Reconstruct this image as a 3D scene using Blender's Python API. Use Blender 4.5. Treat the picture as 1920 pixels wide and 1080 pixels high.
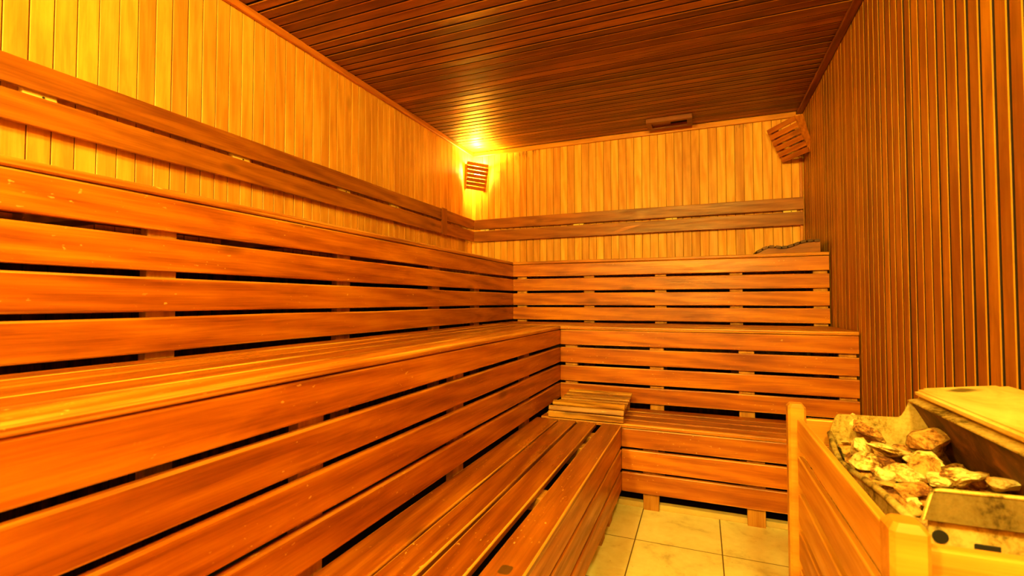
import bpy, bmesh, math, random
from mathutils import Vector, Matrix, noise as mn

# ------------------------------------------------------------------ clear
for o in list(bpy.data.objects):
    bpy.data.objects.remove(o)
S = bpy.context.scene
COL = S.collection
PI = math.pi

# ------------------------------------------------------------------ camera
CAM_Z = 0.9779
F_PX = 889.66
yaw, pitch, roll = 0.3792, 0.0291, 0.0003
cd = bpy.data.cameras.new('camera')
cam = bpy.data.objects.new('camera', cd)
COL.objects.link(cam)
cd.sensor_fit = 'HORIZONTAL'
cd.sensor_width = 36.0
cd.lens = F_PX / 1920 * 36.0
cd.clip_start = 0.02
cam.location = (0, 0, CAM_Z)
cam.rotation_mode = 'XYZ'
cam.rotation_euler = (PI / 2 + pitch, roll, yaw)
cd.dof.use_dof = True; cd.dof.focus_distance = 2.7; cd.dof.aperture_fstop = 5.6
S.camera = cam

# ------------------------------------------------------------------ world, exposure, lights
w = bpy.data.worlds.new('world'); S.world = w
w.use_nodes = True
w.node_tree.nodes['Background'].inputs[0].default_value = (0, 0, 0, 1)
w.node_tree.nodes['Background'].inputs[1].default_value = 0
S.view_settings.view_transform = 'Standard'
S.view_settings.look = 'None'
S.view_settings.gamma = 1
S.view_settings.use_curve_mapping = False
S.view_settings.exposure = 1.70

def lamp(name, loc, power, col, rad):
    l = bpy.data.lights.new(name, 'POINT')
    l.energy = power; l.color = col; l.shadow_soft_size = rad
    o = bpy.data.objects.new(name, l); COL.objects.link(o); o.location = loc
    return o
WARM = (1.0, 0.86, 0.12)
lamp('room_light', (0.25, -0.72, 2.20), 62, WARM, 0.12)
lamp('room_light', (-0.75, -0.76, 2.20), 66, WARM, 0.10)

# ------------------------------------------------------------------ measures
XW, XR, YB, YF, H = -1.957, 0.693, 3.914, -0.95, 2.349
X3, X2, X1 = -1.267, -0.763, -0.360
Y3, Y2, Y1 = 3.200, 2.675, 2.312
Z3, Z2, Z1 = 1.266, 0.838, 0.400
PITCH = 0.0618
Y0 = -0.80        # near end of the benches, behind the camera

# ------------------------------------------------------------------ node helpers
class NT:
    def __init__(s, name):
        s.m = bpy.data.materials.new(name); s.m.use_nodes = True
        s.t = s.m.node_tree; s.t.nodes.clear()
        s.out = s.n('ShaderNodeOutputMaterial'); s.b = s.n('ShaderNodeBsdfPrincipled')
        s.l(s.b.outputs[0], s.out.inputs[0])
    def n(s, k, **kw):
        x = s.t.nodes.new(k)
        for a, v in kw.items(): setattr(x, a, v)
        return x
    def l(s, a, b): s.t.links.new(a, b)
    def math(s, op, a, b=None, c=None, clamp=False):
        x = s.n('ShaderNodeMath', operation=op, use_clamp=clamp)
        for i, v in enumerate((a, b, c)):
            if v is None: continue
            if isinstance(v, (int, float)): x.inputs[i].default_value = v
            else: s.l(v, x.inputs[i])
        return x.outputs[0]
    def vmath(s, op, a, b):
        x = s.n('ShaderNodeVectorMath', operation=op)
        for i, v in enumerate((a, b)):
            if isinstance(v, tuple): x.inputs[i].default_value = v
            else: s.l(v, x.inputs[i])
        return x.outputs[0]
    def noise(s, vec, scale, detail=3, rough=.55, dist=0.0):
        x = s.n('ShaderNodeTexNoise'); s.l(vec, x.inputs['Vector'])
        x.inputs['Scale'].default_value = scale; x.inputs['Detail'].default_value = detail
        x.inputs['Roughness'].default_value = rough; x.inputs['Distortion'].default_value = dist
        return x.outputs['Fac']
    def ramp(s, fac, stops):
        x = s.n('ShaderNodeValToRGB'); s.l(fac, x.inputs[0])
        el = x.color_ramp.elements
        while len(el) < len(stops): el.new(0.5)
        for e, (p, c) in zip(el, stops):
            e.position = p; e.color = (c[0], c[1], c[2], 1)
        return x.outputs[0]
    def rng(s, v, a, b, c, d):
        x = s.n('ShaderNodeMapRange'); x.clamp = True
        s.l(v, x.inputs[0])
        for i, q in enumerate((a, b, c, d)): x.inputs[i + 1].default_value = q
        return x.outputs[0]
    def mix(s, fac, a, b, mode='MIX'):
        x = s.n('ShaderNodeMix', data_type='RGBA', blend_type=mode)
        for i, v in ((0, fac), (6, a), (7, b)):
            if isinstance(v, (int, float)): x.inputs[i].default_value = v
            elif isinstance(v, tuple): x.inputs[i].default_value = (v[0], v[1], v[2], 1)
            else: s.l(v, x.inputs[i])
        return x.outputs[2]
    def bump(s, h, strength, dist):
        x = s.n('ShaderNodeBump'); x.inputs['Strength'].default_value = strength
        x.inputs['Distance'].default_value = dist; s.l(h, x.inputs['Height'])
        s.l(x.outputs[0], s.b.inputs['Normal'])

def wood(name, dark, mid, light, grain='X', board=None, rough=.45, var=(.8, 1.15),
         chips=0.0, knots=.5, spec=.4, streak=1.0, stains=None, wear_glare=0.0):
    """procedural wood; board=(axis, offset) gives every board of one wall a tone of its own"""
    k = NT(name)
    co = k.n('ShaderNodeTexCoord').outputs['Object']
    if board:
        sp = k.n('ShaderNodeSeparateXYZ'); k.l(co, sp.inputs[0])
        idx = k.math('FLOOR', k.math('DIVIDE', k.math('SUBTRACT', sp.outputs[board[0]], board[1]), PITCH))
        wn = k.n('ShaderNodeTexWhiteNoise', noise_dimensions='1D'); k.l(idx, wn.inputs['W'])
        rnd = wn.outputs['Value']
    else:
        rnd = k.n('ShaderNodeObjectInfo').outputs['Random']
    off = k.n('ShaderNodeCombineXYZ')
    for i, f in enumerate((37.3, 61.7, 17.9)): k.l(k.math('MULTIPLY', rnd, f), off.inputs[i])
    ax = 'XYZ'.index(grain)
    sc = [11.0, 11.0, 11.0]; sc[ax] = 1.1
    sc2 = [170.0, 170.0, 170.0]; sc2[ax] = 5.0
    v1 = k.vmath('ADD', k.vmath('MULTIPLY', co, tuple(sc)), off.outputs[0])
    v2 = k.vmath('ADD', k.vmath('MULTIPLY', co, tuple(sc2)), off.outputs[0])
    n1 = k.noise(v1, 1.6, 5, .6, 1.6)
    n2 = k.noise(v2, 1.0, 4, .6, .3)
    n3 = k.noise(k.vmath('ADD', co, off.outputs[0]), 2.2, 3)
    # growth rings
    wv = k.n('ShaderNodeTexWave', wave_type='BANDS', bands_direction='DIAGONAL')
    k.l(v1, wv.inputs['Vector']); wv.inputs['Scale'].default_value = .9
    wv.inputs['Distortion'].default_value = 7; wv.inputs['Detail'].default_value = 3; wv.inputs['Detail Scale'].default_value = .8
    f = k.math('ADD', k.math('MULTIPLY', n1, .52), k.math('MULTIPLY', n2, .36 * streak))
    f = k.math('ADD', f, k.math('MULTIPLY', wv.outputs['Fac'], .14 * streak))
    f = k.math('ADD', f, k.math('MULTIPLY', k.math('SUBTRACT', n3, .5), .45))
    colr = k.ramp(f, [(.30, dark), (.50, mid), (.70, light)])
    # boards / planks differ in tone
    val = k.rng(rnd, 0, 1, var[0], var[1])
    vv = k.n('ShaderNodeCombineXYZ')
    k.l(val, vv.inputs[0])
    k.l(k.math('POWER', val, 1.35), vv.inputs[1]); k.l(k.math('POWER', val, 1.6), vv.inputs[2])
    colr = k.mix(1.0, colr, vv.outputs[0], 'MULTIPLY')
    if knots > 0:
        vo = k.n('ShaderNodeTexVoronoi'); sk = [5.0, 5.0, 5.0]; sk[ax] = 2.2
        k.l(k.vmath('ADD', k.vmath('MULTIPLY', co, tuple(sk)), off.outputs[0]), vo.inputs['Vector'])
        vo.inputs['Scale'].default_value = 1.0
        kn = k.rng(vo.outputs['Distance'], .05, .13, knots, 0)
        colr = k.mix(kn, colr, tuple(c * .35 for c in dark))
    if chips > 0:
        c1 = k.noise(k.vmath('ADD', k.vmath('MULTIPLY', co, (60., 110., 110.)), off.outputs[0]), 1.0, 2, .5)
        c2 = k.noise(k.vmath('ADD', co, off.outputs[0]), 5.0, 2)
        ch = k.math('MULTIPLY', k.rng(c1, .69, .72, 0, 1), k.rng(c2, .48, .60, 0, chips))
        colr = k.mix(ch, colr, (.80, .46, .11))
    if wear_glare > 0:
        at = k.n('ShaderNodeAttribute'); at.attribute_name = 'edge_wear_glare'
        wn_ = k.noise(k.vmath('MULTIPLY', v2, (.25, .25, .25)), 1.0, 3, .6)
        colr = k.mix(k.math('MULTIPLY', at.outputs['Fac'], k.rng(wn_, .46, .60, .15 * wear_glare, wear_glare)), colr, (.78, .40, .06))  # pales rounded edges: chipped wear, plus glare painted into the colour
    if stains: colr = stains(k, co, colr)
    k.l(colr, k.b.inputs['Base Color'])
    k.b.inputs['Roughness'].default_value = rough
    k.l(k.rng(n1, .3, .7, rough + .12, rough - .08), k.b.inputs['Roughness'])
    k.b.inputs['Specular IOR Level'].default_value = spec
    k.bump(k.math('ADD', k.math('MULTIPLY', n2, .6), n1), .35, .002)
    return k.m

def top_drips(k, co, colr):
    """dark resin and damp marks hanging from the top of the boards"""
    sp = k.n('ShaderNodeSeparateXYZ'); k.l(co, sp.inputs[0])
    band = k.rng(sp.outputs[2], 2.10, 2.30, 0, 1)
    n = k.noise(k.vmath('MULTIPLY', co, (30., 30., 6.)), 1.0, 4, .65, 1.0)
    wide = k.noise(co, 2.4, 1)
    m = k.math('MULTIPLY', k.rng(k.math('ADD', n, k.math('MULTIPLY', band, .22)), .70, .76, 0, .6),
               k.math('MULTIPLY', band, k.rng(wide, .53, .62, 0, 1)))
    return k.mix(m, colr, (.10, .022, .003))

def burn_mark(k, co, colr):
    sp = k.n('ShaderNodeSeparateXYZ'); k.l(co, sp.inputs[0])
    n = k.noise(co, 45, 3)
    dx = k.math('DIVIDE', k.math('SUBTRACT', sp.outputs[0], 0.225), .020)
    dy = k.math('DIVIDE', k.math('SUBTRACT', sp.outputs[1], .0), .016)
    r = k.math('ADD', k.math('ADD', k.math('POWER', k.math('ABSOLUTE', dx), 4.0), k.math('POWER', k.math('ABSOLUTE', dy), 4.0)), k.math('MULTIPLY', n, .9))
    return k.mix(k.rng(r, .9, 1.25, .85, 0), colr, (.035, .016, .004))

PALE_D, PALE_M, PALE_L = (.64, .250, .020), (.80, .375, .040), (.90, .50, .080)
M = {}
M['wall_left'] = wood('pale_boards_left', PALE_D, PALE_M, PALE_L, 'Z', (1, 0.0), .5, (.88, 1.14), knots=.35, streak=.7)
M['wall_back'] = wood('pale_boards_back', PALE_D, PALE_M, PALE_L, 'Z', (0, 0.0), .5, (.80, 1.14), stains=top_drips, knots=.45)
M['wall_right'] = wood('brown_boards_right', (.30, .088, .003), (.46, .170, .007), (.60, .25, .014), 'Z', (1, 0.0), .42, (.68, 1.15), knots=.25, streak=.5)
M['wall_low'] = wood('low_boards_painted_shade', (.020, .007, .001), (.045, .016, .002), (.09, .035, .005), 'Z', None, .8, (.9, 1.1), knots=0, spec=.1)  # shade behind the benches, painted into the board colour
M['ceiling'] = wood('brown_boards_ceiling', (.17, .041, .0015), (.29, .084, .003), (.42, .145, .006), 'X', (1, 0.0), .40, (.55, 1.42), knots=.25, streak=.6)
BEN = ((.23, .043, .0015), (.43, .110, .003), (.61, .200, .007))
SEAT = ((.15, .028, .001), (.27, .064, .002), (.42, .125, .005))
M['bench'] = wood('varnished_bench_plank', *BEN, 'X', None, .36, (.84, 1.12), chips=.7, knots=.5, spec=.5, wear_glare=.55)
M['seat_burnt'] = wood('dark_seat_slat_with_mark', *SEAT, 'X', None, .33, (.95, 1.0), chips=.9, knots=.5, spec=.5, stains=burn_mark, wear_glare=.9)
M['seat'] = wood('dark_stained_seat_slat', *SEAT, 'X', None, .33, (.85, 1.12), chips=.9, knots=.5, spec=.5, wear_glare=.9)
M['nosing'] = wood('worn_nosing', (.24, .050, .002), (.42, .115, .004), (.62, .235, .02), 'X', None, .34, (.95, 1.1), chips=1.0, spec=.5, wear_glare=.75)
M['rail'] = wood('backrest_rail_wood', (.20, .045, .002), (.34, .095, .004), (.48, .150, .008), 'X', None, .40, (.9, 1.1), knots=.6, spec=.4)
M['frame'] = wood('frame_lumber', (.30, .10, .01), (.46, .19, .022), (.60, .29, .04), 'X', None, .6, (.8, 1.1))
M['block'] = wood('pale_spacer', (.80, .52, .10), (.90, .66, .16), (.95, .75, .24), 'X', None, .6, (.95, 1.05), knots=0)
M['trim_orange'] = wood('orange_moulding', (.36, .09, .005), (.52, .15, .010), (.64, .22, .02), 'X', None, .4, (.95, 1.05))
M['trim_light'] = wood('light_moulding', (.50, .16, .010), (.68, .26, .02), (.76, .34, .04), 'X', None, .4, (.95, 1.05))
M['trim_brown'] = wood('brown_moulding', (.13, .024, .002), (.20, .042, .003), (.28, .066, .005), 'X', None, .4, (.95, 1.05))
M['headrest'] = wood('old_headrest_slat', (.07, .018, .002), (.25, .085, .006), (.52, .24, .03), 'X', None, .42, (.75, 1.15), chips=1.0, spec=.5, streak=1.6)
M['headrest_dark'] = wood('dark_headrest_slat', (.05, .014, .002), (.10, .030, .003), (.20, .06, .006), 'X', None, .5, (.7, 1.2))
M['shade'] = wood('lamp_shade_wood', (.30, .070, .004), (.46, .125, .008), (.60, .20, .016), 'X', None, .42, (.85, 1.15))
M['guard'] = wood('pale_guard_pine', (.38, .14, .010), (.54, .23, .022), (.66, .32, .04), 'X', None, .45, (.92, 1.08), knots=.4, wear_glare=.9)  # pale slat edges here are painted light, as on lit top edges

def stone_mat(name, dark, mid, light, r=.85):
    k = NT(name)
    co = k.n('ShaderNodeTexCoord').outputs['Object']
    rnd = k.n('ShaderNodeObjectInfo').outputs['Random']
    off = k.n('ShaderNodeCombineXYZ'); k.l(k.math('MULTIPLY', rnd, 31.), off.inputs[0])
    v = k.vmath('ADD', co, off.outputs[0])
    n = k.noise(v, 42, 6, .7, 1.4); n2 = k.noise(v, 160, 4, .6); n3 = k.noise(v, 9, 2)
    st = k.noise(k.vmath('MULTIPLY', v, (30., 30., 220.)), 1.0, 3, .6, .5)
    f = k.math('ADD', k.math('MULTIPLY', n, .55), k.math('MULTIPLY', n2, .2))
    f = k.math('ADD', f, k.math('MULTIPLY', st, .25))
    f = k.math('ADD', f, k.math('MULTIPLY', k.math('SUBTRACT', n3, .5), .5))
    c = k.ramp(f, [(.41, dark), (.475, mid), (.55, light)])
    k.l(c, k.b.inputs['Base Color']); k.b.inputs['Roughness'].default_value = r
    k.bump(k.math('ADD', n, n2), .8, .006)
    return k.m
M['stone'] = stone_mat('pale_heater_stone', (.22, .085, .015), (.72, .48, .15), (.92, .78, .38))
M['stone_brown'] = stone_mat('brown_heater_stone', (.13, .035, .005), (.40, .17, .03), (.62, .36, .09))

def steel_mat(name='stained_steel', metal=.4, dim=1.0):
    k = NT(name)
    co = k.n('ShaderNodeTexCoord').outputs['Object']
    n = k.noise(k.vmath('MULTIPLY', co, (14., 14., 8.)), 1.0, 5, .65, .6)
    n2 = k.noise(co, 110, 4, .75)
    f = k.math('ADD', k.math('MULTIPLY', n, .6), k.math('MULTIPLY', n2, .4))
    k.l(k.ramp(f, [(.40, (.13*dim, .08*dim, .016*dim)), (.48, (.50*dim, .36*dim, .10*dim)), (.60, (.74*dim, .60*dim, .22*dim))]), k.b.inputs['Base Color'])
    k.b.inputs['Metallic'].default_value = metal
    k.l(k.rng(f, .35, .65, .65, .38), k.b.inputs['Roughness'])
    k.bump(n2, .3, .001)
    return k.m
M['steel'] = steel_mat()
M['steel_dull'] = steel_mat('dull_steel', .75, .34)
def rust_mat():
    k = NT('rusted_inner_steel')
    co = k.n('ShaderNodeTexCoord').outputs['Object']
    n = k.noise(co, 22, 5, .7, .6)
    k.l(k.ramp(n, [(.35, (.035, .010, .003)), (.55, (.12, .038, .007)), (.7, (.24, .09, .014))]), k.b.inputs['Base Color'])
    k.b.inputs['Roughness'].default_value = .7
    return k.m
M['rust'] = rust_mat()
def lid_mat():
    k = NT('stained_lid')
    co = k.n('ShaderNodeTexCoord').outputs['Object']
    n = k.noise(k.vmath('MULTIPLY', co, (16., 6., 10.)), 1.0, 5, .6, .8)
    n2 = k.noise(co, 26, 3, .6)
    c = k.ramp(n, [(.30, (.56, .38, .08)), (.5, (.78, .60, .19)), (.7, (.88, .74, .30))])
    sp = k.n('ShaderNodeSeparateXYZ'); k.l(co, sp.inputs[0])
    dx = k.math('DIVIDE', k.math('SUBTRACT', sp.outputs[0], -.01), .03)
    dy = k.math('DIVIDE', k.math('SUBTRACT', sp.outputs[1], .245), .022)
    r = k.math('ADD', k.math('ADD', k.math('MULTIPLY', dx, dx), k.math('MULTIPLY', dy, dy)), k.math('MULTIPLY', n2, 2.2))
    c = k.mix(k.rng(r, 1.5, 2.4, .85, 0), c, (.06, .028, .006))
    k.l(c, k.b.inputs['Base Color']); k.b.inputs['Roughness'].default_value = .5
    return k.m
M['lid'] = lid_mat()
def plain(name, col, rough=.6, emit=0):
    k = NT(name)
    co = k.n('ShaderNodeTexCoord').outputs['Object']
    n = k.noise(co, 30, 3)
    k.l(k.ramp(n, [(.3, tuple(c * .85 for c in col)), (.7, col)]), k.b.inputs['Base Color'])
    k.b.inputs['Roughness'].default_value = rough
    if emit:
        k.b.inputs['Emission Color'].default_value = (1, .85, .35, 1); k.b.inputs['Emission Strength'].default_value = emit
    return k.m
M['black'] = plain('black_hole', (.006, .003, .002), .9)
M['bulb'] = plain('lit_bulb', (.9, .85, .6), .4, 60)
M['bulb_off'] = plain('unlit_bulb', (.8, .78, .7), .3)
M['screw'] = plain('dark_screw', (.05, .03, .02), .5)

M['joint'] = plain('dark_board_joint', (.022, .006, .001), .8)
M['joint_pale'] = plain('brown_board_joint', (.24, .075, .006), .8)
M['arris_right'] = plain('board_edge_painted_light', (.66, .33, .03), .35)  # light caught on the near chamfers, painted as a paler colour
M['arris_ceiling'] = plain('ceiling_edge_painted_light', (.56, .24, .02), .35)  # same painted light on the ceiling board chamfers
def tile_mat():
    k = NT('cream_floor_tiles')
    co = k.n('ShaderNodeTexCoord').outputs['Object']
    n = k.noise(co, 4.5, 6, .62, 1.2); n2 = k.noise(co, 35, 4, .6); n3 = k.noise(co, 120, 2, .5)
    f = k.math('ADD', k.math('MULTIPLY', n, .75), k.math('MULTIPLY', n2, .25))
    c = k.ramp(f, [(.30, (.56, .46, .18)), (.45, (.82, .74, .34)), (.62, (.92, .86, .46))])
    c = k.mix(k.rng(n3, .70, .76, 0, .5), c, (.20, .10, .03))
    sp = k.n('ShaderNodeSeparateXYZ'); k.l(co, sp.inputs[0])
    def line(o, off):
        a = k.math('FRACT', k.math('DIVIDE', k.math('SUBTRACT', o, off), .33))
        a = k.math('ABSOLUTE', k.math('SUBTRACT', a, .5))
        return k.rng(a, .5 - .0075, .5 - .0045, 0, 1)
    g = k.math('MAXIMUM', line(sp.outputs[0], -.264), line(sp.outputs[1], 2.03))
    c = k.mix(g, c, (.11, .045, .010))
    k.l(c, k.b.inputs['Base Color'])
    k.b.inputs['Roughness'].default_value = .42
    k.bump(k.math('MULTIPLY', g, -1.0), .6, .002)
    return k.m
M['tile'] = tile_mat()
M['curb'] = plain('dusty_curb', (.62, .46, .18), .8)

# ------------------------------------------------------------------ mesh helpers
def link(name, me, mat, parent=None, loc=(0, 0, 0), rot=None):
    o = bpy.data.objects.new(name, me); COL.objects.link(o)
    me.materials.append(mat)
    o.location = loc
    if rot is not None: o.rotation_euler = rot
    if parent is not None: o.parent = parent
    return o
def bm_obj(name, bm, mat, parent=None, loc=(0, 0, 0), rot=None, smooth=False):
    bmesh.ops.recalc_face_normals(bm, faces=bm.faces)
    me = bpy.data.meshes.new(name); bm.to_mesh(me); bm.free()
    if smooth:
        for p in me.polygons: p.use_smooth = True
    return link(name, me, mat, parent, loc, rot)
def thing(name, label, cat, loc=(0, 0, 0), group=None):
    o = bpy.data.objects.new(name, None); COL.objects.link(o); o.location = loc
    o.empty_display_size = .1
    o['label'] = label; o['category'] = cat
    if group: o['group'] = group
    return o
def tag(o, label, cat, group=None):
    o['label'] = label; o['category'] = cat
    if group: o['group'] = group
    return o
def struct(o, label=None, cat=None):
    o['kind'] = 'structure'
    if label: o['label'] = label
    if cat: o['category'] = cat
    return o
def add_box(bm, c, s, bev=0, segs=1, mat=None):
    r = bmesh.ops.create_cube(bm, size=1)
    vs = r['verts']
    for v in vs:
        v.co = Vector((v.co.x * s[0], v.co.y * s[1], v.co.z * s[2]))
    if bev > 0:
        es = list({e for v in vs for e in v.link_edges})
        rb = bmesh.ops.bevel(bm, geom=es, offset=bev, segments=segs, affect='EDGES', profile=.6)
        vs = list({v for f in rb['faces'] for v in f.verts} | {v for v in vs if v.is_valid})
    for v in vs:
        if mat is not None: v.co = mat @ v.co
        v.co += Vector(c)
    return vs
rng = random.Random(7)
def plank_bm(L, W, T, bev=.003, segs=2, warp=.0012, n=None, seed=0):
    """a plank lying along local X, W along Y, T along Z, edges rounded, very slightly uneven along its length"""
    bm = bmesh.new()
    hw, ht = W / 2, T / 2
    prof = []
    for sx, sy in ((1, 1), (-1, 1), (-1, -1), (1, -1)):
        cx, cy = sx * (hw - bev), sy * (ht - bev)
        a0 = {(1, 1): 0, (-1, 1): 90, (-1, -1): 180, (1, -1): 270}[(sx, sy)]
        for i in range(segs + 1):
            a = math.radians(a0 + 90 * i / segs)
            prof.append((cx + bev * math.cos(a), cy + bev * math.sin(a)))
    if n is None: n = max(2, int(L / .09))
    rings = []
    for i in range(n + 1):
        x = -L / 2 + L * i / n
        ring = []
        for (py, pz) in prof:
            p = Vector((x * 2.1 + seed, seed * 1.7, 0))
            e = 1 if py > 0 else -1
            dy = warp * mn.noise(p + Vector((0, 3.1 * e, 0)))
            dz = warp * mn.noise(p + Vector((0, 0, 5.0 + e * .6)))
            ins = 1.0 if 0 < i < n else 0.985
            ring.append(bm.verts.new((x, py * ins + dy, pz * ins + dz)))
        rings.append(ring)
    m = len(prof)
    lay = bm.faces.layers.float.new('edge_wear_glare')
    for a, b in zip(rings, rings[1:]):
        for j in range(m):
            f = bm.faces.new((a[j], a[(j + 1) % m], b[(j + 1) % m], b[j]))
            f[lay] = 1.0 if j % (segs + 1) != segs else 0.0
    bm.faces.new(rings[0]); bm.faces.new(list(reversed(rings[-1])))
    return bm
SEED = [0]
def plank(name, p0, p1, W, T, mat, parent, wdir, bev=.003, segs=2, warp=.0012):
    """plank from p0 to p1 (centre line), its width W along wdir"""
    p0, p1 = Vector(p0), Vector(p1)
    SEED[0] += 1
    L = (p1 - p0).length
    bm = plank_bm(L, W, T, bev, segs, warp, seed=SEED[0] * 1.37)
    x = (p1 - p0).normalized(); y = Vector(wdir).normalized(); z = x.cross(y).normalized(); y = z.cross(x)
    R = Matrix((x, y, z)).transposed()
    base = Vector(parent.location) if parent is not None else Vector((0, 0, 0))
    o = bm_obj(name, bm, mat, parent, (p0 + p1) / 2 - base, R.to_euler(), smooth=False)
    return o

# ------------------------------------------------------------------ boarded walls and ceiling
def boarded(name, u0, u1, v0, v1, to_world, mat, groove=.004, cham=.004, depth=.008, tilt=0.0, far=1.0, cdep=None, sag=None, nv=2, back=.02, seed=1, joint=None, arris=None):
    """boards side by side along u, running along v; real grooves and chamfers; to_world(u, v, d), d out of the wall into the room"""
    bm = bmesh.new(); r = random.Random(seed)
    i0, i1 = math.floor(u0 / PITCH), math.ceil(u1 / PITCH)
    prof = []
    if cdep is None: cdep = cham * .9
    for i in range(i0, i1):
        a, b = i * PITCH, (i + 1) * PITCH
        t = r.uniform(-tilt, tilt); o = r.uniform(-.0006, .0006) * (1 if tilt else .3)
        g = groove / 2 * r.uniform(.7, 1.3); c = cham * r.uniform(.8, 1.2)
        for (u, d) in ((a, -depth), (a + g, -depth), (a + g + .0003, -cdep + o - t), (a + g + c, o - t), (b - g - c * far, o + t), (b - g - .0003, -cdep * far + o + t), (b - g, -depth)):
            prof.append((u, d))
    prof.append((i1 * PITCH, -depth))
    prof = [(min(max(u, u0), u1), d) for u, d in prof]
    rings = []
    for j in range(nv + 1):
        v = v0 + (v1 - v0) * j / nv
        rings.append([bm.verts.new(to_world(u, v, d + (sag(u, v) if sag else 0))) for u, d in prof])
    bk = [[bm.verts.new(to_world(u, v, -depth - back)) for u in (u0, u1)] for v in (v0, v1)]
    for a, b in zip(rings, rings[1:]):
        for j in range(len(prof) - 1):
            if abs(prof[j][0] - prof[j + 1][0]) < 1e-7 and abs(prof[j][1] - prof[j + 1][1]) < 1e-7: continue
            fc = bm.faces.new((a[j], a[j + 1], b[j + 1], b[j]))
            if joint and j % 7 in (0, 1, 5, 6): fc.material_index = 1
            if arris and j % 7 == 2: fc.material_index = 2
    bm.faces.new((bk[0][0], bk[1][0], bk[1][1], bk[0][1]))
    me = bpy.data.meshes.new(name)
    bm.normal_update(); bm.to_mesh(me); bm.free()
    o = link(name, me, mat)
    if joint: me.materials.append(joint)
    if arris: me.materials.append(arris)
    return struct(o)

LOWW = 1.10
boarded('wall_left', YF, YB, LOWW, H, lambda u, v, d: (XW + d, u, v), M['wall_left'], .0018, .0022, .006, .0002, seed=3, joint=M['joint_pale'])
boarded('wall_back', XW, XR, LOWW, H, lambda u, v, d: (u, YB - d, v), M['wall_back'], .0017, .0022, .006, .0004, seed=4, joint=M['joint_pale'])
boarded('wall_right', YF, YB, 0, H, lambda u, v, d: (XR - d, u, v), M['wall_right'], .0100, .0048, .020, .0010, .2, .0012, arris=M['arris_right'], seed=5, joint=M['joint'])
boarded('wall_front', XW, XR, 0, H, lambda u, v, d: (u, YF + d, v), M['wall_back'], .0028, .0025, .006, 0, seed=6)
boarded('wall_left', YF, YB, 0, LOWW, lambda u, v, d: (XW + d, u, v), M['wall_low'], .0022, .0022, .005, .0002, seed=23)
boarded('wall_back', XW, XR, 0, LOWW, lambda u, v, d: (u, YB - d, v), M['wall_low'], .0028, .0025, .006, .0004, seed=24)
def sag(u, v):
    # one run of ceiling boards hangs a little lower
    s = .012 * math.exp(-((u - (2.02 + .05 * v)) / .045) ** 2) * (0.6 + .4 * math.sin(v * 2.0 + 1))
    s += .010 * math.exp(-((u - (2.62 - .03 * v)) / .05) ** 2) * max(0, min(1, (v + .9)))
    return s
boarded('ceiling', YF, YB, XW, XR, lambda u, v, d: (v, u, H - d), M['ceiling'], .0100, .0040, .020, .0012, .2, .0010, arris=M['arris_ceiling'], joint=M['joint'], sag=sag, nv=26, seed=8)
bm = bmesh.new(); add_box(bm, ((XW + XR) / 2, (YF + YB) / 2, -.05), (XR - XW, YB - YF, .10))
struct(bm_obj('floor', bm, M['tile']))

M['under_bench_shade'] = plain('painted_under_bench_shade', (.022, .014, .006), .9)  # added dark sheet over the tiles, painting the shade under the benches
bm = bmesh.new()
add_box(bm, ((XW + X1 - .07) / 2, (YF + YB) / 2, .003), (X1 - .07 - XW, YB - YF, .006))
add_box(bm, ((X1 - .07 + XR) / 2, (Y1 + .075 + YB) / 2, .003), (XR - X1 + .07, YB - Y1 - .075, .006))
struct(bm_obj('floor', bm, M['under_bench_shade']))
def trim(name, p0, p1, W, T, mat, wdir):
    o = plank(name, p0, p1, W, T, mat, None, wdir, .006, 3, .0008); struct(o); return o
trim('trim_1', (XW + .013, YF + .02, H - .018), (XW + .013, YB - .004, H - .018), .036, .022, M['trim_orange'], (0, 0, 1))
trim('trim_2', (XW + .028, YB - .012, H - .020), (XR - .045, YB - .012, H - .020), .040, .020, M['trim_light'], (0, 0, 1))
trim('trim_3', (XR - .022, YF + .02, H - .012), (XR - .022, YB - .004, H - .012), .042, .016, M['trim_brown'], (1, 0, 0))
trim('trim_4', (XR - .018, YB - .009, Z3 + .02), (XR - .018, YB - .009, H - .032), .022, .014, M['trim_orange'], (1, 0, 0))
bm = bmesh.new(); add_box(bm, ((X1 + XR) / 2 - .02, Y1 + .055, .013), (XR - X1 + .04, .035, .026), .004, 2)
struct(bm_obj('trim_5', bm, M['curb']))

# ------------------------------------------------------------------ benches
UP_Y = (-.55, .13, .80, 1.47, 2.16, 2.645)
T = .020
def bench_left(label, xf, xb, zt, yend, risers, slats, zbot, group, upy, endy, leg=False, foot=True):
    t = thing('sauna_bench', label, 'bench', ((xf + xb) / 2, 1.2, 0), group)
    for i, (a, b) in enumerate(slats):
        last = i == len(slats) - 1
        mat = M['nosing'] if last and not leg else M['seat']
        if leg and last: mat = M['seat_burnt']
        e = endy - (rng.uniform(0, .02) if leg else 0)
        plank('nosing_slat' if last else 'seat_slat', ((a + b) / 2, Y0, zt - T / 2), ((a + b) / 2, e, zt - T / 2), b - a, T, mat, t, (1, 0, 0),
              .008 if (last and not leg) else .0045, 3, .0022)
    for (z0, z1) in risers:
        plank('riser_plank', (xf - T / 2, Y0, (z0 + z1) / 2), (xf - T / 2, yend, (z0 + z1) / 2), z1 - z0, T, M['bench'], t, (0, 0, 1), .005, 2, .002)
    for y in upy:
        if y > yend - .04: continue
        plank('upright', (xf - T - .0165, y, zbot), (xf - T - .0165, y, zt - T - .041), .072, .030, M['frame'], t, (0, 1, 0), .002, 1, 0)
        plank('bearer', (xb + .03, y, zt - T - .021), (xf - T - .003, y, zt - T - .021), .040, .072, M['frame'], t, (0, 0, 1), .002, 1, 0)
    return t
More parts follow.
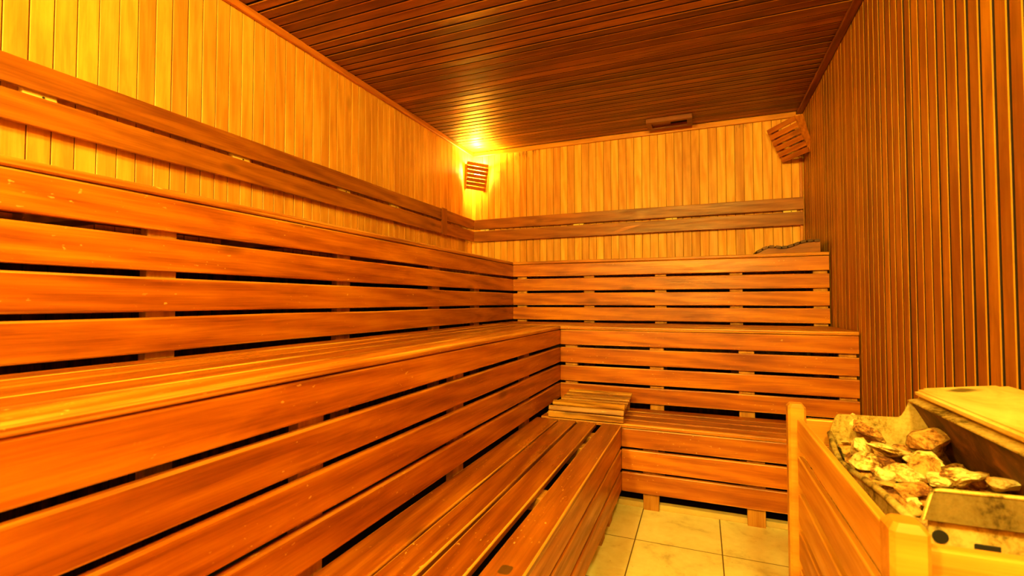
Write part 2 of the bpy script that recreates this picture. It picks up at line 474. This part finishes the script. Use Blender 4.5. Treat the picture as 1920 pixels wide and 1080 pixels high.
def bench_back(label, yf, yb, zt, xs, risers, slats, zbot, group, upx, xslat):
    t = thing('sauna_bench', label, 'bench', ((xs + XR) / 2, (yf + yb) / 2, 0), group)
    for i, (a, b) in enumerate(slats):
        plank('nosing_slat' if i == 0 else 'seat_slat', (xslat, (a + b) / 2, zt - T / 2), (XR - .008, (a + b) / 2, zt - T / 2), b - a, T, M['nosing' if i == 0 else 'seat'], t, (0, 1, 0), .007 if i == 0 else .0045, 3, .002)
    for (z0, z1) in risers:
        plank('riser_plank', (xs + .001, yf + T / 2, (z0 + z1) / 2), (XR - .008, yf + T / 2, (z0 + z1) / 2), z1 - z0, T, M['bench'], t, (0, 0, 1), .005, 2, .002)
    for x in upx:
        plank('upright', (x, yf + T + .0165, zbot), (x, yf + T + .0165, zt - T - .041), .072, .030, M['frame'], t, (1, 0, 0), .002, 1, 0)
        plank('bearer', (x, yf + T + .003, zt - T - .021), (x, yb - .03, zt - T - .021), .040, .072, M['frame'], t, (0, 0, 1), .002, 1, 0)
    return t
def split(a, b, n, gap):
    wd = (b - a - gap * (n - 1)) / n
    return [(a + i * (wd + gap), a + i * (wd + gap) + wd) for i in range(n)]
R3 = [(1.158, 1.244), (1.056, 1.142), (.954, 1.040), (.852, .940)]
R2 = [(.731, .816), (.628, .715), (.524, .612), (.424, .510)]
R1 = [(.288, .378), (.183, .278), (.080, .172)]
G = 'tiered benches around the corner of the sauna'
bench_left('upper slatted bench tier along the pale left wall, under its backrest', X3, XW, Z3, Y3, R3, split(XW + .012, X3 + .006, 7, .012), .44, G, UP_Y, Y3 - .012)
bench_back('short upper slatted bench tier across the back wall, with a curved headrest on it', Y3, YB, Z3, X3, R3, split(Y3 - .006, YB - .012, 7, .012), .44, G, (-1.205, -.714, -.244, .201, .645), XW + .02)
bench_left('middle slatted bench tier along the left side, with a worn chipped front edge', X2, X3, Z2, Y2, R2, split(X3 + .010, X2 + .006, 5, .009), .04, G, UP_Y, Y2 - .012)
bench_back('middle slatted bench tier across the back, right above the low bench', Y2, Y3, Z2, X2, R2, split(Y2 - .006, Y3 - .004, 5, .010), .04, G, (-.703, -.228, .211, .645), X3 + .004)
bench_left('lowest bench tier along the left side, with wide open gaps between seat planks', X1, X2, Z1, Y1 - .002, R1,
           [(-.774, -.660), (-.653, -.569), (-.557, -.470), (-.445, -.353)], .0, G, (-.55, .13, .80, 1.425, 1.96, 2.135), Y1 - .035, leg=True)
bench_back('lowest bench tier across the back, standing on short feet over cream tiles', Y1, Y2, Z1, X1, R1, split(Y1 - .006, Y2 - .012, 4, .010), .0, G, (-.228, .214, .645), X2 + .004)

# ------------------------------------------------------------------ backrests
RA, RB = (1.634, 1.722), (1.523, 1.617)
OFF = .045
t = thing('backrest', 'two-rail wooden backrest running the length of the pale left wall', 'backrest', (XW, 1.5, 1.5), 'wall backrests')
for (a, b) in (RA, RB):
    plank('rail', (XW + OFF - .009, Y0, (a + b) / 2), (XW + OFF - .009, YB - OFF, (a + b) / 2), b - a, .018, M['rail'], t, (0, 0, 1), .003, 2, .002)
for y in (.10, .823, 1.53, 2.205, 2.697, 3.75):
    o = plank('spacer_block', (XW + .0135, y - .042, 1.625), (XW + .0135, y + .042, 1.625), .11, .025, M['block'], t, (0, 0, 1), .002, 1, 0)
plank('cover_strip', (XW + OFF + .0045, 3.322, 1.517), (XW + OFF + .0045, 3.322, 1.728), .080, .008, M['rail'], t, (0, 1, 0), .002, 1, 0)
t = thing('backrest', 'two-rail wooden backrest across the back wall below the lamps', 'backrest', (-.6, YB, 1.5), 'wall backrests')
for (a, b) in (RA, RB):
    plank('rail', (XW + OFF, YB - OFF + .009, (a + b) / 2), (XR - .012, YB - OFF + .009, (a + b) / 2), b - a, .018, M['rail'], t, (0, 0, 1), .003, 2, .002)
for x in (-1.817, -.95, -.21, .60):
    plank('spacer_block', (x - .042, YB - .0135, 1.625), (x + .042, YB - .0135, 1.625), .11, .025, M['block'], t, (0, 0, 1), .002, 1, 0)
def block_screws():
    for b in [o for o in bpy.data.objects if o.name.startswith('spacer_block')]:
        sb = bmesh.new(); bmesh.ops.create_cone(sb, cap_ends=True, segments=12, radius1=.0035, radius2=.0035, depth=.002)
        bm_obj('screw', sb, M['screw'], b, (.008, .0005, .0132))
block_screws()
# diagonal splinter of fresh wood let into the lower rail
bm = bmesh.new()
pts = [(-.72, 1.526), (-.64, 1.531), (-.43, 1.590), (-.46, 1.592), (-.56, 1.580)]
yy = YB - OFF - .0005
vf = [bm.verts.new((x, yy - .002, z)) for x, z in pts]; vb = [bm.verts.new((x, yy + .004, z)) for x, z in pts]
bm.faces.new(vf); bm.faces.new(list(reversed(vb)))
for i in range(len(pts)):
    j = (i + 1) % len(pts); bm.faces.new((vf[i], vb[i], vb[j], vf[j]))
bmesh.ops.translate(bm, verts=bm.verts, vec=-Vector(t.location))
o = bm_obj('wood_patch', bm, M['trim_orange'], t); o['label'] = 'lighter diagonal patch in the lower rail'

# ------------------------------------------------------------------ corner lamps
def corner_lamp(label, loc, rotm, lit, nsl, Wt, Wb, hgt, group, tilt=15, back=.085, fill=.93, backb=.085):
    """local frame: X across, Y out of the corner towards the room, Z up; origin at the middle of the front"""
    t = thing('corner_lamp', label, 'lamp', loc, group)
    t.rotation_euler = rotm
    sh = hgt / nsl
    for i in range(nsl):
        zc = hgt / 2 - (i + .5) * sh
        q = i / (nsl - 1)
        wd = Wt + (Wb - Wt) * q
        y = -.030 * q ** 1.4 if True else 0
        bm = plank_bm(wd, sh * fill, .009, .003, 2, .0008, n=4, seed=i * 2.2)
        # width is local Y -> stand it up and lean it so that the lower edge stands out (louvre)
        bmesh.ops.rotate(bm, verts=bm.verts, cent=(0, 0, 0), matrix=Matrix.Rotation(math.radians(90 - tilt), 3, 'X'))
        bm_obj('slat', bm, M['shade'], t, (0, y, zc))
    for s in (-1, 1):
        bm = bmesh.new()
        x = s * (Wb / 2 - .004)
        top, bot = hgt / 2 - .01, -hgt / 2 + .006
        pr = [(-.012, top), (-back + .01, top), (-backb - .02 * (backb < .05), bot), (-.044 if backb > .05 else -.036, bot)]
        a = [bm.verts.new((x - .005, y, z)) for y, z in pr]; b = [bm.verts.new((x + .005, y, z)) for y, z in pr]
        bm.faces.new(a); bm.faces.new(list(reversed(b)))
        for i in range(4): bm.faces.new((a[i], a[(i + 1) % 4], b[(i + 1) % 4], b[i]))
        bm_obj('side_board', bm, M['shade'], t)
    bm = bmesh.new()
    bmesh.ops.create_uvsphere(bm, u_segments=20, v_segments=12, radius=.026)
    for v in bm.verts:
        if v.co.z < 0: v.co.z *= 1.5; v.co.x *= 1 + v.co.z * 6; v.co.y *= 1 + v.co.z * 6
    bl = bm_obj('bulb', bm, M['bulb' if lit else 'bulb_off'], t, (-.015, -.052, .035), smooth=True)
    bm = bmesh.new(); bmesh.ops.create_cone(bm, cap_ends=True, segments=20, radius1=.022, radius2=.018, depth=.05)
    bm_obj('lamp_socket', bm, M['bulb_off'], t, (-.015, -.052, -.020))
    return t
LC = (XW + .105, YB - .105, 2.105)
LROT = (math.radians(0), math.radians(0), math.radians(-135))
lamp_l = corner_lamp('small lit corner lamp with glowing slatted wooden shade above the backrest corner', LC, (math.radians(2), math.radians(-3), math.radians(225)), True, 7, .205, .185, .245, 'slatted corner lamps')
lamp('lamp_glow', (LC[0] - .035, LC[1] + .035, LC[2] + .085), 22, (1.0, .90, .08), .03)
RC = (.562, 3.742, 2.096)
lamp_r = corner_lamp('unlit slatted corner lamp hanging askew at the right end of the back wall', RC, (math.radians(-19), math.radians(1.5), math.radians(122)), False, 6, .258, .244, .268, 'slatted corner lamps', 2, .085, .80, .045)

# ------------------------------------------------------------------ ceiling vent
t = thing('ceiling_vent', 'brown sliding wooden vent frame on the ceiling by the back wall', 'vent', (-.208, 3.742, H))
def vbox(name, x0, x1, y0, y1, z0, z1, mat):
    bm = bmesh.new(); add_box(bm, ((x0 + x1) / 2 + .208, (y0 + y1) / 2 - 3.742, (z0 + z1) / 2 - H), (x1 - x0, y1 - y0, z1 - z0), .002, 2)
    return bm_obj(name, bm, mat, t)
zb, zt_ = H - .030, H + .004
bm = bmesh.new()
for (x0, x1, y0, y1) in ((-.372, -.046, 3.655, 3.690), (-.372, -.046, 3.790, 3.826), (-.372, -.335, 3.690, 3.790), (-.083, -.046, 3.690, 3.790)):
    add_box(bm, ((x0 + x1) / 2 + .208, (y0 + y1) / 2 - 3.742, (zb + zt_) / 2 - H), (x1 - x0, y1 - y0, zt_ - zb), .002, 2)
bm_obj('frame', bm, M['trim_brown'], t)
vbox('slider', -.335, -.200, 3.688, 3.792, H - .016, H - .008, M['trim_brown'])
vbox('opening', -.200, -.083, 3.688, 3.792, H - .0065, H - .0025, M['black'])

# ------------------------------------------------------------------ flat slatted headrest on the low bench
t = thing('headrest', 'worn slatted wooden headrest lying in the corner of the lowest bench', 'headrest', (-.535, 2.45, Z1), 'slatted headrests')
slats = [  # y, z centre, tilt about x, width, thickness  (front one stands upright)
    (2.300, .418, 90, .030, .014), (2.308, .446, 68, .026, .014), (2.336, .468, 18, .028, .015), (2.376, .462, -2, .029, .013),
    (2.420, .459, 2, .029, .013), (2.464, .464, 6, .029, .013), (2.508, .469, 8, .029, .013), (2.552, .476, 10, .029, .013), (2.590, .484, 12, .030, .013)]
for i, (y, z, a, wd, th) in enumerate(slats):
    x0 = -.722 + (.004 if i < 2 else .012 + .003 * i); x1 = -.347
    plank('slat', (x0, y, z), (x1 + (.0 if i > 1 else .0), y, z), wd, th, M['headrest'], t, (0, math.cos(math.radians(a)), math.sin(math.radians(a))), .004, 2, .002)
for x in (-.372, -.690):
    bm = bmesh.new()
    pr = [(2.312, .405), (2.316, .436), (2.334, .456), (2.38, .452), (2.46, .454), (2.55, .465), (2.602, .474), (2.602, .462), (2.50, .425), (2.40, .404)]
    a = [bm.verts.new((x - .009, y, z)) for y, z in pr]; b = [bm.verts.new((x + .009, y, z)) for y, z in pr]
    bm.faces.new(a); bm.faces.new(list(reversed(b)))
    for i in range(len(pr)): j = (i + 1) % len(pr); bm.faces.new((a[i], a[j], b[j], b[i]))
    bmesh.ops.translate(bm, verts=bm.verts, vec=-Vector(t.location))
    bm_obj('side_board', bm, M['headrest'], t)
# prop leg under the raised back edge
plank('back_rail', (-.70, 2.597, .436), (-.36, 2.597, .436), .066, .014, M['headrest'], t, (0, 0, 1), .002, 1, 0)

# ------------------------------------------------------------------ curved headrest on the top bench
t = thing('headrest', 'dark wavy slatted headrest on the upper back bench by the right wall', 'headrest', (.48, 3.40, Z3), 'slatted headrests')
cur = [(.320, 1.272), (.339, 1.282), (.361, 1.295), (.385, 1.303), (.418, 1.301), (.450, 1.295), (.483, 1.297), (.514, 1.307), (.543, 1.319), (.571, 1.328), (.609, 1.330), (.652, 1.329)]
for y in (3.25, 3.52):
    bm = bmesh.new()
    pr = cur + [(.652, Z3 + .001), (.320, Z3 + .001)]
    a = [bm.verts.new((x, y - .009, z)) for x, z in pr]; b = [bm.verts.new((x, y + .009, z)) for x, z in pr]
    bm.faces.new(a); bm.faces.new(list(reversed(b)))
    for i in range(len(pr)): j = (i + 1) % len(pr); bm.faces.new((a[i], a[j], b[j], b[i]))
    bmesh.ops.translate(bm, verts=bm.verts, vec=-Vector(t.location))
    bm_obj('side_board', bm, M['rail'], t)
import bisect
ds = [0]
for p, q in zip(cur, cur[1:]): ds.append(ds[-1] + math.hypot(q[0] - p[0], q[1] - p[1]))
NS = 10
for i in range(NS):
    s = ds[-1] * (i + .5) / NS
    j = min(len(ds) - 2, bisect.bisect(ds, s) - 1); f = (s - ds[j]) / (ds[j + 1] - ds[j])
    x = cur[j][0] + f * (cur[j + 1][0] - cur[j][0]); z = cur[j][1] + f * (cur[j + 1][1] - cur[j][1])
    tx, tz = cur[j + 1][0] - cur[j][0], cur[j + 1][1] - cur[j][1]; l = math.hypot(tx, tz); tx /= l; tz /= l
    x += -tz * .0085; z += tx * .0085
    plank('slat', (x, 3.228, z), (x, 3.545, z), ds[-1] / NS - .006, .015, M['headrest_dark'], t, (tx, 0, tz), .004, 2, .001)

# ------------------------------------------------------------------ heater guard
GX = .2115
t = thing('heater_guard', 'pale pine railing of four slats a side fencing in the stone heater', 'railing', (.40, 1.0, 0))
PX = .038
def post(x, y):
    bm = bmesh.new()
    h, c, top = PX / 2, .005, .731
    def ring(hh, cc, z):
        return [bm.verts.new((x + a, y + b, z)) for a, b in ((hh - cc, hh), (-hh + cc, hh), (-hh, hh - cc), (-hh, -hh + cc), (-hh + cc, -hh), (hh - cc, -hh), (hh, -hh + cc), (hh, hh - cc))]
    rs = [ring(h, c, 0), ring(h, c, .35), ring(h, c, top - .008), ring(h - .006, c * .8, top)]
    for a, b in zip(rs, rs[1:]):
        for i in range(8): bm.faces.new((a[i], a[(i + 1) % 8], b[(i + 1) % 8], b[i]))
    bm.faces.new(rs[-1]); bm.faces.new(list(reversed(rs[0])))
    bmesh.ops.translate(bm, verts=bm.verts, vec=-Vector(t.location))
    return bm_obj('post', bm, M['guard'], t)
for (x, y) in ((GX, 1.339), (GX, .672), (.668, 1.339), (.668, .672)): post(x, y)
for i in range(7):
    z1 = .697 - i * .0885; z0 = z1 - .0695
    plank('side_slat', (GX + .006, .692, (z0 + z1) / 2), (GX + .006, 1.319, (z0 + z1) / 2), z1 - z0, .013, M['guard'], t, (0, 0, 1), .003, 2, .001)
    plank('front_slat', (GX + .020,   .694, (z0 + z1) / 2 + .002), (.648, .694, (z0 + z1) / 2 + .002), z1 - z0, .018, M['guard'], t, (0, 0, 1), .003, 2, .001)
    if i in (0, 2, 4): plank('back_slat', (GX + .020, 1.339, (z0 + z1) / 2 + .006), (.648, 1.339, (z0 + z1) / 2 + .006), z1 - z0 - .012, .020, M['guard'], t, (0, 0, 1), .003, 2, .001)

# ------------------------------------------------------------------ stone heater
HX0, HX1, HY0, HY1 = .272, .655, .790, 1.300
t = thing('sauna_heater', 'stained steel electric sauna heater behind the pine railing, filled with stones', 'heater', ((HX0 + HX1) / 2, (HY0 + HY1) / 2, 0))
def sheet(name, pts, thick, mat, ndir):
    """a bent sheet: polygon pts (3D, planar) given thickness along ndir"""
    bm = bmesh.new(); d = Vector(ndir) * thick
    a = [bm.verts.new(Vector(p) - t.location) for p in pts]; b = [bm.verts.new(Vector(p) + d - t.location) for p in pts]
    bm.faces.new(a); bm.faces.new(list(reversed(b)))
    for i in range(len(pts)): j = (i + 1) % len(pts); bm.faces.new((a[i], a[j], b[j], b[i]))
    return bm_obj(name, bm, mat, t)
rim = [(1.300, .674), (1.262, .652), (1.215, .636), (1.150, .640), (1.060, .653), (.960, .664), (.800, .672)]
# casing below
bm = bmesh.new(); add_box(bm, (0, 0, .36), (HX1 - HX0 - .004, HY1 - HY0 - .004, .50), .004, 2)
bm_obj('casing', bm, M['steel'], t)
for i, (sx, sy) in enumerate(((-1, -1), (1, -1), (-1, 1), (1, 1))):
    bm = bmesh.new(); add_box(bm, (sx * .16, sy * .22, .055), (.03, .03, .11), .002, 1); bm_obj('foot', bm, M['steel'], t)
# left side plate with curved rim, rolled edge
sheet('side_plate', [(HX0, y, z) for y, z in rim] + [(HX0, .800, .55), (HX0, 1.300, .55)], .0025, M['steel'], (1, 0, 0))
bm = bmesh.new()
rr = .006; rings = []
for (y, z) in rim:
    rings.append([bm.verts.new(Vector((HX0 + .001 + rr * math.cos(a), y, z + rr * math.sin(a))) - t.location) for a in [q * PI / 4 for q in range(8)]])
for a, b in zip(rings, rings[1:]):
    for i in range(8): bm.faces.new((a[i], a[(i + 1) % 8], b[(i + 1) % 8], b[i]))
bm.faces.new(rings[0]); bm.faces.new(list(reversed(rings[-1])))
bm_obj('rim_edge', bm, M['steel'], t, smooth=True)
# back plate: trapezoid top that steps up at the right
arc = [(.398, .7215), (.404, .7225), (.409, .727), (.413, .734)]
bp_ = [(.272, .55), (.272, .674), (.284, .712), (.288, .718), (.294, .7195)] + arc + [(.424, .760), (.600, .782), (.600, .55)]
sheet('back_plate', [(x, HY1, z) for x, z in bp_], .003, M['steel'], (0, 1, 0))
# inner cover wall on the right of the stones, leaning back to the wall side
sheet('inner_panel', [(.424, HY1 - .001, .762), (.424, .810, .762), (.492, .810, .635), (.492, HY1 - .001, .635)], .003, M['rust'], (1, 0, .5))
sheet('panel_lip', [(.420, HY1, .762), (.420, .800, .762), (.444, .800, .768), (.444, HY1, .768)], .0025, M['steel'], (0, 0, -1))
# floor of the stone basin
bm = bmesh.new(); add_box(bm, (.389 - t.location.x, 1.05, .618), (.225, HY1 - HY0 - .02, .006))
bmesh.ops.translate(bm, verts=bm.verts, vec=(0, -t.location.y, 0)); bm_obj('stone_grate', bm, M['rust'], t)
# hood body under the lid
bm = bmesh.new()
pr = [(.505, .625), (.438, .766), (.580, .783), (.655, .783), (.655, .615)]
a = [bm.verts.new(Vector((x, .800, z)) - t.location) for x, z in pr]; b = [bm.verts.new(Vector((x, HY1 - .004, z)) - t.location) for x, z in pr]
bm.faces.new(a); bm.faces.new(list(reversed(b)))
for i in range(5): j = (i + 1) % 5; bm.faces.new((a[i], a[j], b[j], b[i]))
bm_obj('hood', bm, M['steel'], t)
# front plate with bolt hole and slot
bm = bmesh.new()
add_box(bm, (0, HY0 - .004 - t.location.y, .640), (HX1 - HX0, .003, .105), .001, 1)
bm_obj('front_plate', bm, M['steel'], t)
# front apron
ap = [(HX0 - .010, .697), (HX0 + .0025, .729), (HX0 + .005, .7325), (HX0 + .010, .734), (.600, .740), (.620, .697)]
pts = [(x, .772 + (z - .692) * .25, z) for x, z in ap]
sheet('front_apron', pts, .003, M['steel_dull'], (0, 1, 0))
bm = bmesh.new()
ring_pts = pts[:5]
rings = []
for p in ring_pts:
    rings.append([bm.verts.new(Vector((p[0] + .003 * math.cos(a) * (1 if p is not ring_pts[-1] else 1), p[1] + .003 * math.sin(a), p[2] + .003 * math.cos(a))) - t.location) for a in [q * PI / 3 for q in range(6)]])
for a, b in zip(rings, rings[1:]):
    for i in range(6): bm.faces.new((a[i], a[(i + 1) % 6], b[(i + 1) % 6], b[i]))
bm_obj('apron_edge', bm, M['steel'], t, smooth=True)
bm = bmesh.new(); bmesh.ops.create_cone(bm, cap_ends=True, segments=24, radius1=.0085, radius2=.0085, depth=.002, matrix=Matrix.Translation((.284 - t.location.x, HY0 - .0065 - t.location.y, .674)) @ Matrix.Rotation(PI / 2, 4, 'X'))
bm_obj('bolt_hole', bm, M['black'], t)
bm = bmesh.new(); add_box(bm, (.331 - t.location.x, HY0 - .0065 - t.location.y, .667), (.026, .002, .010), .001, 1)
bm_obj('slot', bm, M['black'], t)
# lid slab, sloping up to the wall
LW, LL, LT = .160, .58, .016
bm = bmesh.new(); add_box(bm, (0, 0, 0), (LW, LL, LT))
ve = [e for e in bm.edges if abs(e.verts[0].co.z - e.verts[1].co.z) > .005]
bmesh.ops.bevel(bm, geom=ve, offset=.014, segments=4, affect='EDGES')
he = [e for e in bm.edges if abs(e.verts[0].co.z - e.verts[1].co.z) < .001 and len(e.link_faces) == 2 and any(len(f.verts) > 4 for f in e.link_faces)]
bmesh.ops.bevel(bm, geom=he, offset=.005, segments=3, affect='EDGES')
o = bm_obj('lid', bm, M['lid'], t, Vector((.510, 1.015, .7880)) - t.location, (0, math.radians(-6.5), 0), smooth=False)

# ------------------------------------------------------------------ stones
def stone_mesh(sx, sy, sz, seed):
    r = random.Random(seed)
    bm = bmesh.new()
    for i in range(15):
        a, b = r.uniform(0, 2 * PI), math.asin(r.uniform(-1, 1))
        v = Vector((math.cos(a) * math.cos(b), math.sin(a) * math.cos(b), math.sin(b)))
        v *= r.uniform(.86, 1.06)
        bm.verts.new(v)
    res = bmesh.ops.convex_hull(bm, input=list(bm.verts))
    bmesh.ops.delete(bm, geom=[g for g in res['geom_interior'] if isinstance(g, bmesh.types.BMVert)], context='VERTS')
    bmesh.ops.subdivide_edges(bm, edges=list(bm.edges), cuts=3, use_grid_fill=True)
    bmesh.ops.smooth_vert(bm, verts=list(bm.verts), factor=.35, use_axis_x=True, use_axis_y=True, use_axis_z=True)
    bmesh.ops.smooth_vert(bm, verts=list(bm.verts), factor=.1, use_axis_x=True, use_axis_y=True, use_axis_z=True)
    for v in bm.verts:
        p = v.co * 1.7 + Vector((seed, seed * .3, 0))
        v.co += v.co.normalized() * (.17 * mn.noise(p) + .09 * mn.noise(p * 3.1) + .04 * mn.noise(p * 7))
    mx = [max(abs(v.co[k]) for v in bm.verts) for k in range(3)]
    for v in bm.verts: v.co = Vector((v.co.x / mx[0] * sx, v.co.y / mx[1] * sy, v.co.z / mx[2] * sz))
    return bm
def ray(u, v):
    r3 = (u - 960) / F_PX; u3 = -(v - 540) / F_PX; fw2 = 1.0
    c, s, cp, sp = math.cos(yaw), math.sin(yaw), math.cos(pitch), math.sin(pitch)
    fw = cp * fw2 - sp * u3; uu = sp * fw2 + cp * u3
    return Vector((c * r3 - s * fw, s * r3 + c * fw, uu))
def on_plane(u, v, z):
    d = ray(u, v); k = (z - CAM_Z) / d.z
    return Vector((0, 0, CAM_Z)) + d * k
ST = [
 # centre u, v on the heap, height z, half sizes (across, along, up), heading deg, tilt, brown?, label
 (1601, 801, .688, (.019, .030, .026), 10, -10, 0, 'small pale stone standing in the far left corner of the heater'),
 (1623, 815, .684, (.028, .034, .022), 40, 25, 1, 'brown streaked stone leaning beside the small pale far-left one'),
 (1660, 806, .680, (.032, .036, .016), 60, 20, 0, 'pale flat stone near the back plate of the heater'),
 (1661, 846, .676, (.030, .062, .013), -42, -14, 0, 'long flat pale slab lying diagonally across the left of the heap'),
 (1746, 832, .690, (.036, .066, .028), -30, -12, 1, 'largest brown stone, against the dark inner panel of the heater'),
 (1610, 845, .672, (.027, .026, .022), 20, 10, 0, 'rounded pale stone by the left rim, upper of the two there'),
 (1620, 868, .666, (.027, .024, .018), 75, 5, 0, 'pale ridged stone by the left rim just below the rounded one'),
 (1657, 874, .660, (.015, .018, .012), 30, 0, 1, 'small brown stone wedged under the long flat slab'),
 (1660, 897, .660, (.025, .017, .013), 10, 8, 0, 'oval pale stone lying beside the left rim of the heater'),
 (1693, 893, .668, (.016, .045, .016), 12, -8, 0, 'narrow pale stone pointing toward the near corner post'),
 (1742, 868, .676, (.036, .030, .016), -35, -16, 0, 'broad pale slab tilted in the middle of the heap'),
 (1728, 885, .670, (.020, .032, .012), -28, 34, 1, 'thin dark-edged slab under the broad tilted one'),
 (1806, 896, .678, (.030, .026, .018), 5, -8, 0, 'big smooth pale stone right behind the steel apron'),
 (1764, 902, .668, (.022, .018, .014), 25, 0, 0, 'pale cracked stone left of the big smooth one by the apron'),
 (1713, 925, .660, (.022, .018, .014), -20, 5, 1, 'rust-tinted stone lowest in the near left of the heap'),
 (1895, 914, .678, (.026, .030, .014), -40, -10, 0, 'angular pale stone at the right frame edge behind the apron'),
 (1847, 909, .664, (.018, .022, .014), 30, 0, 1, 'brown stone between the two pale ones behind the apron'),
 (1703, 815, .680, (.020, .016, .010), 70, 5, 0, 'small flat pale stone touching the largest brown stone'),
 (1712, 946, .645, (.009, .009, .008), 0, 0, 0, 'tiny pale pebble at the near left foot of the heap'),
 (1776, 822, .684, (.018, .030, .018), -20, 0, 1, 'dark red-brown stone half hidden behind the largest brown one'),
 (1672, 914, .655, (.026, .008, .004), -20, 6, 1, 'thin stone flake sticking out by the left rim near the post'),
 (1690, 850, .668, (.022, .022, .014), 10, 0, 1, 'brown stone peeking out below the long pale slab end'),
 (1590, 833, .660, (.010, .024, .004), -32, -10, 0, 'narrow pale flake lying in the far left corner of the rim'),
]
GS = 'stones piled in the heater'
for i, (u, v, z, (a, b, c), hd, tl, br, lab) in enumerate(ST):
    p = on_plane(u, v, z)
    a, b, c = a * 1.17, b * 1.17, c * 1.1; p.z += .004
    bm = stone_mesh(a, b, c, 11 + i * 7)
    o = bm_obj('heater_stone', bm, M['stone_brown' if br else 'stone'], None, p, (math.radians(tl), math.radians(tl * .4), math.radians(hd)), smooth=False)
    tag(o, lab, 'stone', GS)
# the layer underneath
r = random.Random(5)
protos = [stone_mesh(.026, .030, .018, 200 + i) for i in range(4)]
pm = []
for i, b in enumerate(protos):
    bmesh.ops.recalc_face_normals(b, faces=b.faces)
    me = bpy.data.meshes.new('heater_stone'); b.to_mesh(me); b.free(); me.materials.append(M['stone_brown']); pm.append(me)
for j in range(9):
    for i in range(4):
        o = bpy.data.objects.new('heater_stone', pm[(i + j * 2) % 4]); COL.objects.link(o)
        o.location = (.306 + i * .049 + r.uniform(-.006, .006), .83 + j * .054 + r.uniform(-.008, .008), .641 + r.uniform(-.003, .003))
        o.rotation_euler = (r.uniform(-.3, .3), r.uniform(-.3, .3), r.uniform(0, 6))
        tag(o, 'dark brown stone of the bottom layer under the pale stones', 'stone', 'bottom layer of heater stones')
